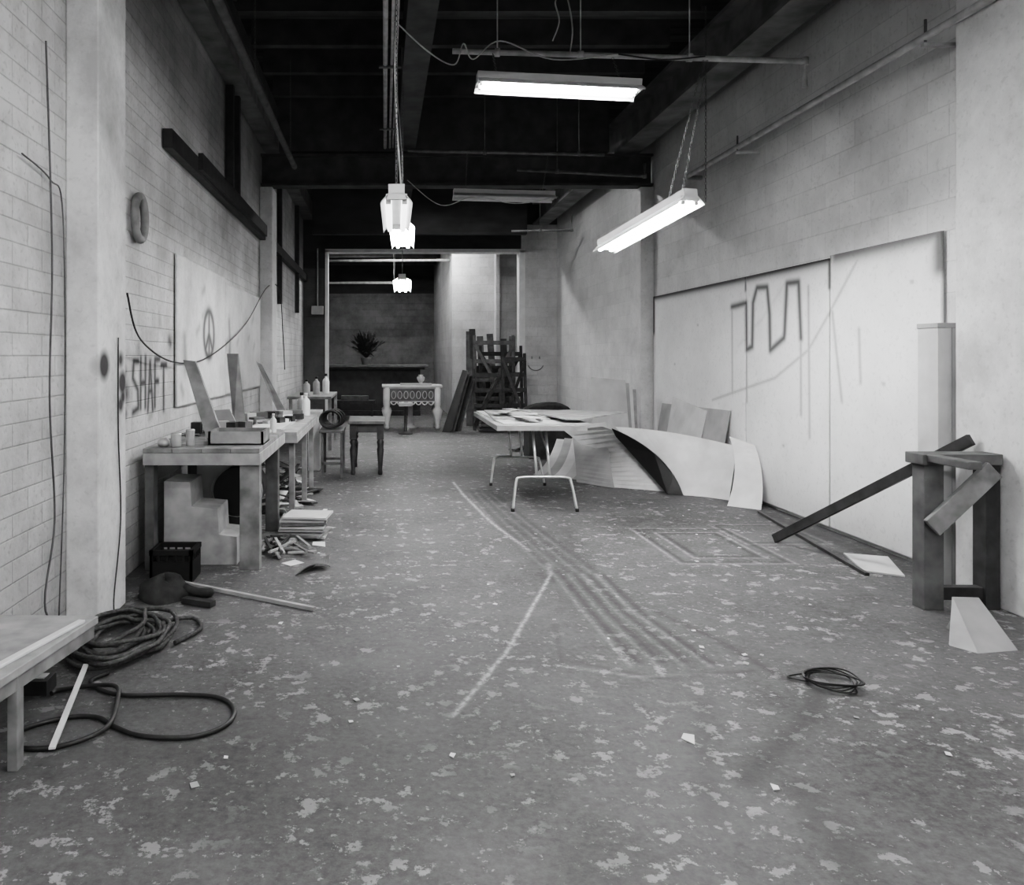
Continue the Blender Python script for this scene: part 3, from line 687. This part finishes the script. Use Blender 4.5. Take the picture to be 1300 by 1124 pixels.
for x in (X0+.06,X1-.06):
    for y in (Y0+.04,Y1-.06): b.lathe((x,y,0),[(.03,0),(.05,.03),(.035,.08),(.06,.2),(.10,.36),(.05,.42),(.07,.46),(.07,.8)],CARD,14)
b.lathe((.55,15.3,0),[(.15,0),(.15,.03),(.05,.06),(.05,.52)],CARD2,14)
b.box((.35,15.02,.841),(.95,15.3,.87),CARD2); b.done()
b=B('decorative_urn'); b.lathe((.76,15.42,.841),[(.05,0),(.03,.03),(.07,.09),(.08,.14),(.04,.17),(.05,.19)],METAL,14); b.done()
b=B('pedestal_stool'); b.lathe((.42,14.1,0),[(.13,0),(.13,.02),(.03,.05),(.025,.48),(.03,.5)],DKWOOD,14); b.box((.30,14.0,.5),(.54,14.2,.56),CARD2); b.done(.005)
b=B('bar_counter')
b.box((-1.75,18.5,0),(.9,19.1,1.08),COUNTER); b.box((-1.8,18.4,1.08),(1.0,19.2,1.13),DKWOOD); b.box((-1.8,18.35,1.13),(1.08,19.25,1.19),WOODG); b.box((-1.75,18.46,0),(.9,18.5,.12),DKWOOD)
b.done(.01)
b=B('potted_plant'); base=Vector((-.38,18.8,1.19))
b.lathe(base,[(.09,0),(.13,.16),(.14,.17),(.12,.16)],CARD2,14)
for k in range(90):
    a=random.random()*6.28; e=random.uniform(.2,1.45); L=random.uniform(.35,.85); d=Vector((math.cos(a)*math.cos(e),math.sin(a)*math.cos(e),math.sin(e)))
    p0=base+Vector((0,0,.15)); p2=p0+d*L; p1=p0+d*L*.5+Vector((0,0,.08)); side=d.cross(Vector((0,0,1))).normalized()
    b.add([p0-side*.01,p0+side*.01,p1+side*.03,p2-Vector((0,0,.05)),p1-side*.03],[(0,1,2,4),(4,2,3)],LEAF)
    b.add([p1,p1+side*.12+d*.1,p1+side*.08+d*.18],[(0,1,2)],LEAF); b.add([p1,p1-side*.12+d*.1,p1-side*.08+d*.18],[(0,1,2)],LEAF)
b.done()
b=B('small_cabinet'); b.box((-1.05,17.2,.35),(-.15,17.7,.42),DKWOOD)
for x,y in ((-1.0,17.25),(-.25,17.25),(-1.0,17.6),(-.25,17.6)): b.box((x,y,0),(x+.05,y+.05,.35),DKWOOD)
b.box((-.9,17.3,.42),(-.3,17.6,.52),WOODG); b.done()

def trestle(name,x,y,w,h,m,lean=.25,n=3,X=False):
    b=B(name); z=h
    for dx in (0,w): b.beam((x+dx,y,0),(x+dx,y+lean,z),.055,.04,m)
    for k in range(n): t=(k+.6)/n; t=min(t,.97); b.beam((x,y+lean*t-.03,z*t),(x+w,y+lean*t-.03,z*t),.025,.08,m,up=(0,0,1))
    b.beam((x,y+lean*.1-.05,z*.1),(x+w,y+lean*.9-.05,z*.9),.02,.06,m,up=(0,0,1))
    if X: b.beam((x+w,y+lean*.1-.07,z*.1),(x,y+lean*.9-.07,z*.9),.02,.06,m,up=(0,0,1))
    return b.done(.003)
trestle('wooden_trestle',1.80,15.15,.75,1.80,WOODG,.2,5,True); trestle('wooden_trestle',1.95,15.42,.8,1.6,DKWOOD,.2,4,True); trestle('wooden_trestle',1.74,14.80,.5,1.15,DKWOOD,.2,4)
trestle('wooden_trestle',2.3,14.85,.42,1.45,DKWOOD,.2,5,True)
b=B('stacked_lumber')
for k,(x0,x1,h) in enumerate(((1.75,1.78,1.9),(1.88,1.84,1.95),(2.05,2.0,1.8),(2.3,2.2,1.85),(2.5,2.48,1.75),(2.6,2.66,1.8))): b.beam((x0,15.75+.02*k,0),(x1,16.1,h),.13,.03,(WOODG,DKWOOD,WOODG)[k%3],up=(0,1,0))
b.box((1.9,15.95,0),(2.7,15.98,1.2),DKWOOD)
b.done(.003)
b=B('lumber_on_floor')
for k in range(5): b.beam((1.78,14.5-.04*k,.03+.05*k),(2.75,14.6-.04*k,.05+.05*k),.10,.035,(WOODG,DKWOOD,WOOD)[k%3])
b.done(.003)
b=B('leaning_dark_panels')
for k in range(4): b.prism([(1.10+.07*k,14.45+.08*k,0),(1.26+.07*k,14.4+.08*k,0),(1.60+.05*k,14.6+.08*k,1.12-.05*k),(1.50+.05*k,14.65+.08*k,1.14-.06*k)],(0,.03,0),(BLACK,WOODG)[k%2])
b.done(.003)

# ------------------------------------------------------------------ right foreground frame
b=B('wooden_sawhorse_frame')
b.box((2.98,4.33,0),(3.09,4.43,.80),WOODG); b.box((2.96,4.31,.80),(3.40,4.46,.86),WOODG); b.box((3.09,4.35,.05),(3.40,4.41,.12),DKWOOD)
b.beam((3.00,4.30,.46),(3.34,4.30,.78),.03,.11,WOOD,up=(0,0,1)); b.box((2.98,4.0,.82),(3.05,4.31,.86),WOODG)
b.box((3.32,4.33,0),(3.40,4.43,.80),DKWOOD)
b.done(.004)
b=B('long_plank'); b.beam((2.94,5.9,.03),(3.38,4.52,.92),.03,.065,DKWOOD,up=(0,0,1)); b.done(.003)
b=B('tall_white_box'); b.box((3.36,4.76,0),(3.54,4.94,1.6),CARD); b.box((3.355,4.755,1.57),(3.545,4.945,1.60),CARD2); b.box((3.44,4.755,0),(3.445,4.76,1.57),CARD2); b.done(.006)
b=B('cardboard_sheet'); b.prism([(3.25,5.55,.002),(3.50,5.45,.002),(3.3,4.97,.002),(3.12,5.1,.002)],(0,0,.01),CARD); b.done()
b=B('cardboard_sheet'); b.prism([(2.74,3.80,.001),(2.80,3.70,.001),(3.02,3.74,.001),(3.05,4.02,.16),(2.90,4.0,.17)],(.0,.008,.004),CARD2); b.beam((2.90,4.02,.0),(2.99,4.01,.15),.03,.03,WOODG); b.done()
b=B('trim_floor_strip')
b.beam((3.35,7.0,.012),(3.08,5.0,.012),.025,.02,DKWOOD); b.done()
b=B('wire_coil')
for j in range(6): b.tube([(1.92+(.09+.006*j)*math.cos(t)+.01*math.sin(3*t+j),3.36+(.11-.004*j)*math.sin(t)+.01*math.cos(2*t+j),.010+.004*j+.004*math.sin(t*2+j)) for t in np.linspace(0,2*math.pi,25)[:-1]],.0035,RUB,5,closed=True)
b.tube(smoothpts([(1.82,3.36,.01),(1.76,3.42,.008),(1.9,3.46,.01)],6),.0035,RUB,5); b.done()

# ------------------------------------------------------------------ left foreground
b=B('low_platform')
b.prism([(-1.60,2.1,.32),(-1.31,2.1,.32),(-1.22,2.67,.32),(-1.145,3.18,.32),(-1.60,3.2,.32)],(0,0,.03),WOOD2)
b.beam((-1.24,2.67,.295),(-1.165,3.16,.295),.025,.05,WOOD); b.beam((-1.325,2.12,.295),(-1.24,2.67,.295),.025,.05,WOOD); b.beam((-1.58,3.18,.295),(-1.19,3.165,.295),.025,.05,WOOD)
for x,y in ((-1.262,2.65),(-1.59,3.1),(-1.59,2.2)): b.box((x,y,0),(x+.035,y+.05,.319),WOOD)
b.beam((-1.40,2.2,.357),(-1.18,3.10,.357),.03,.012,WHITE)
b.done(.003)
b=B('rope_coil')
pts=[]
for k in range(150):
    t=k*.42; a=.10+.10*abs(math.sin(k*.071))+.02*random.random()
    pts.append((-1.27+.04*math.sin(k*.13)+a*1.0*math.cos(t),3.82+.07*math.cos(k*.09)+a*1.6*math.sin(t),.02+.075*(k/150)*(1-.5*abs(math.sin(k*.3)))+.012*random.random()))
pts+= [(-1.1,4.0,.05),(-1.0,4.15,.02),(-.92,4.0,.016),(-1.0,3.8,.016)]
b.tube(smoothpts(pts,3),.011,ROPE,7); b.done()
b=B('rubber_hose')
b.tube(smoothpts([(-1.2,3.45,.012),(-1.24,3.35,.012),(-1.08,3.23,.011),(-.82,3.23,.011),(-.66,3.2,.011),(-.58,3.09,.011),(-.59,2.96,.011),(-.70,2.87,.011),(-.88,2.88,.011),(-1.0,2.95,.011),(-1.1,3.03,.011),(-1.22,3.02,.011),(-1.34,2.92,.011),(-1.30,2.80,.011),(-1.15,2.80,.011),(-1.02,2.90,.028),(-1.05,3.12,.028),(-1.12,3.28,.028),(-1.33,3.28,.011),(-1.36,3.24,.011)],8),.0095,RUB,8); b.done()
b=B('power_strip'); b.box((-1.48,3.24,0),(-1.38,3.34,.06),DKWOOD); b.box((-1.46,3.26,.06),(-1.40,3.32,.064),CARD2); b.done(.004)
b=B('wood_strip'); b.beam((-1.14,2.72,.044),(-1.30,3.46,.044),.022,.008,WHITE); b.done()
b=B('wood_strip'); b.beam((-1.22,4.82,.012),(-.37,4.32,.012),.025,.02,WOOD2); b.done()
b=B('wood_strip'); b.beam((-1.12,4.46,.02),(-.94,4.38,.02),.05,.03,DKWOOD); b.done()
b=B('canvas_bag')
rows=[]
for i in range(9):
    th=i/8*math.pi/2
    rows.append([( -1.26+.16*math.cos(th)*math.cos(p)*(1+.15*math.sin(3*p+i)), 4.57+.14*math.cos(th)*math.sin(p)*(1+.1*math.cos(4*p)), .12*math.sin(th)*(1+.2*math.sin(2*p))) for p in np.linspace(0,2*math.pi,21)[:-1]])
vs=[v for r in rows for v in r]; fs=[(i*20+k,i*20+(k+1)%20,(i+1)*20+(k+1)%20,(i+1)*20+k) for i in range(8) for k in range(20)]
b.add(vs,fs,CLOTH,True); b.tube(smoothpts([(-1.14,4.55,.06),(-1.05,4.53,.04),(-1.0,4.58,.025),(-1.08,4.6,.02)],5),.025,CLOTH,8); b.done()
b=B('floor_paper_scraps')
def scrap(x,y,s,m,a): b.prism([(x+s*math.cos(a+t)*random.uniform(.6,1.1),y+s*math.sin(a+t)*random.uniform(.6,1.3),.003) for t in (0,1.3,2.9,4.4)],(0,0,.002),m)
scrap(1.12,2.88,.04,PAPER,.4); scrap(2.62,3.05,.05,PAPER,1)
for k in range(90): scrap(random.uniform(-.9,3.1),random.uniform(2.5,8.5),random.uniform(.005,.022),(PAPER,CARD2)[k%2],random.random()*6)
scrap(-.46,5.85,.09,PAPER,1); scrap(-.6,5.3,.08,PAPER,.2); scrap(-.42,6.4,.07,WOOD2,2)
b.done()
b=B('crumpled_cardboard'); b.strip(arc((-.55,5.0,.003),(-.45,5.1,.08),(-.34,5.15,.02)),(0,0,0),WOODG,sweep2=arc((-.45,5.22,.003),(-.42,5.3,.03),(-.36,5.28,.06))); b.done()

# ------------------------------------------------------------------ camera / world
cd=D.cameras.new('camera'); cam=D.objects.new('camera',cd); sc.collection.objects.link(cam)
cam.location=(0,0,1.4); cam.rotation_euler=(math.radians(90),0,0)
cd.sensor_fit='HORIZONTAL'; cd.sensor_width=36; cd.lens=1000/1300*36; cd.shift_x=165/1300; cd.shift_y=-110/1300; cd.clip_start=.05
sc.camera=cam
w=D.worlds.new('world'); sc.world=w; w.use_nodes=True; w.node_tree.nodes['Background'].inputs[0].default_value=g(.5); w.node_tree.nodes['Background'].inputs[1].default_value=.1
sc.view_settings.view_transform='Filmic'; sc.view_settings.look='High Contrast'; sc.view_settings.exposure=0.72
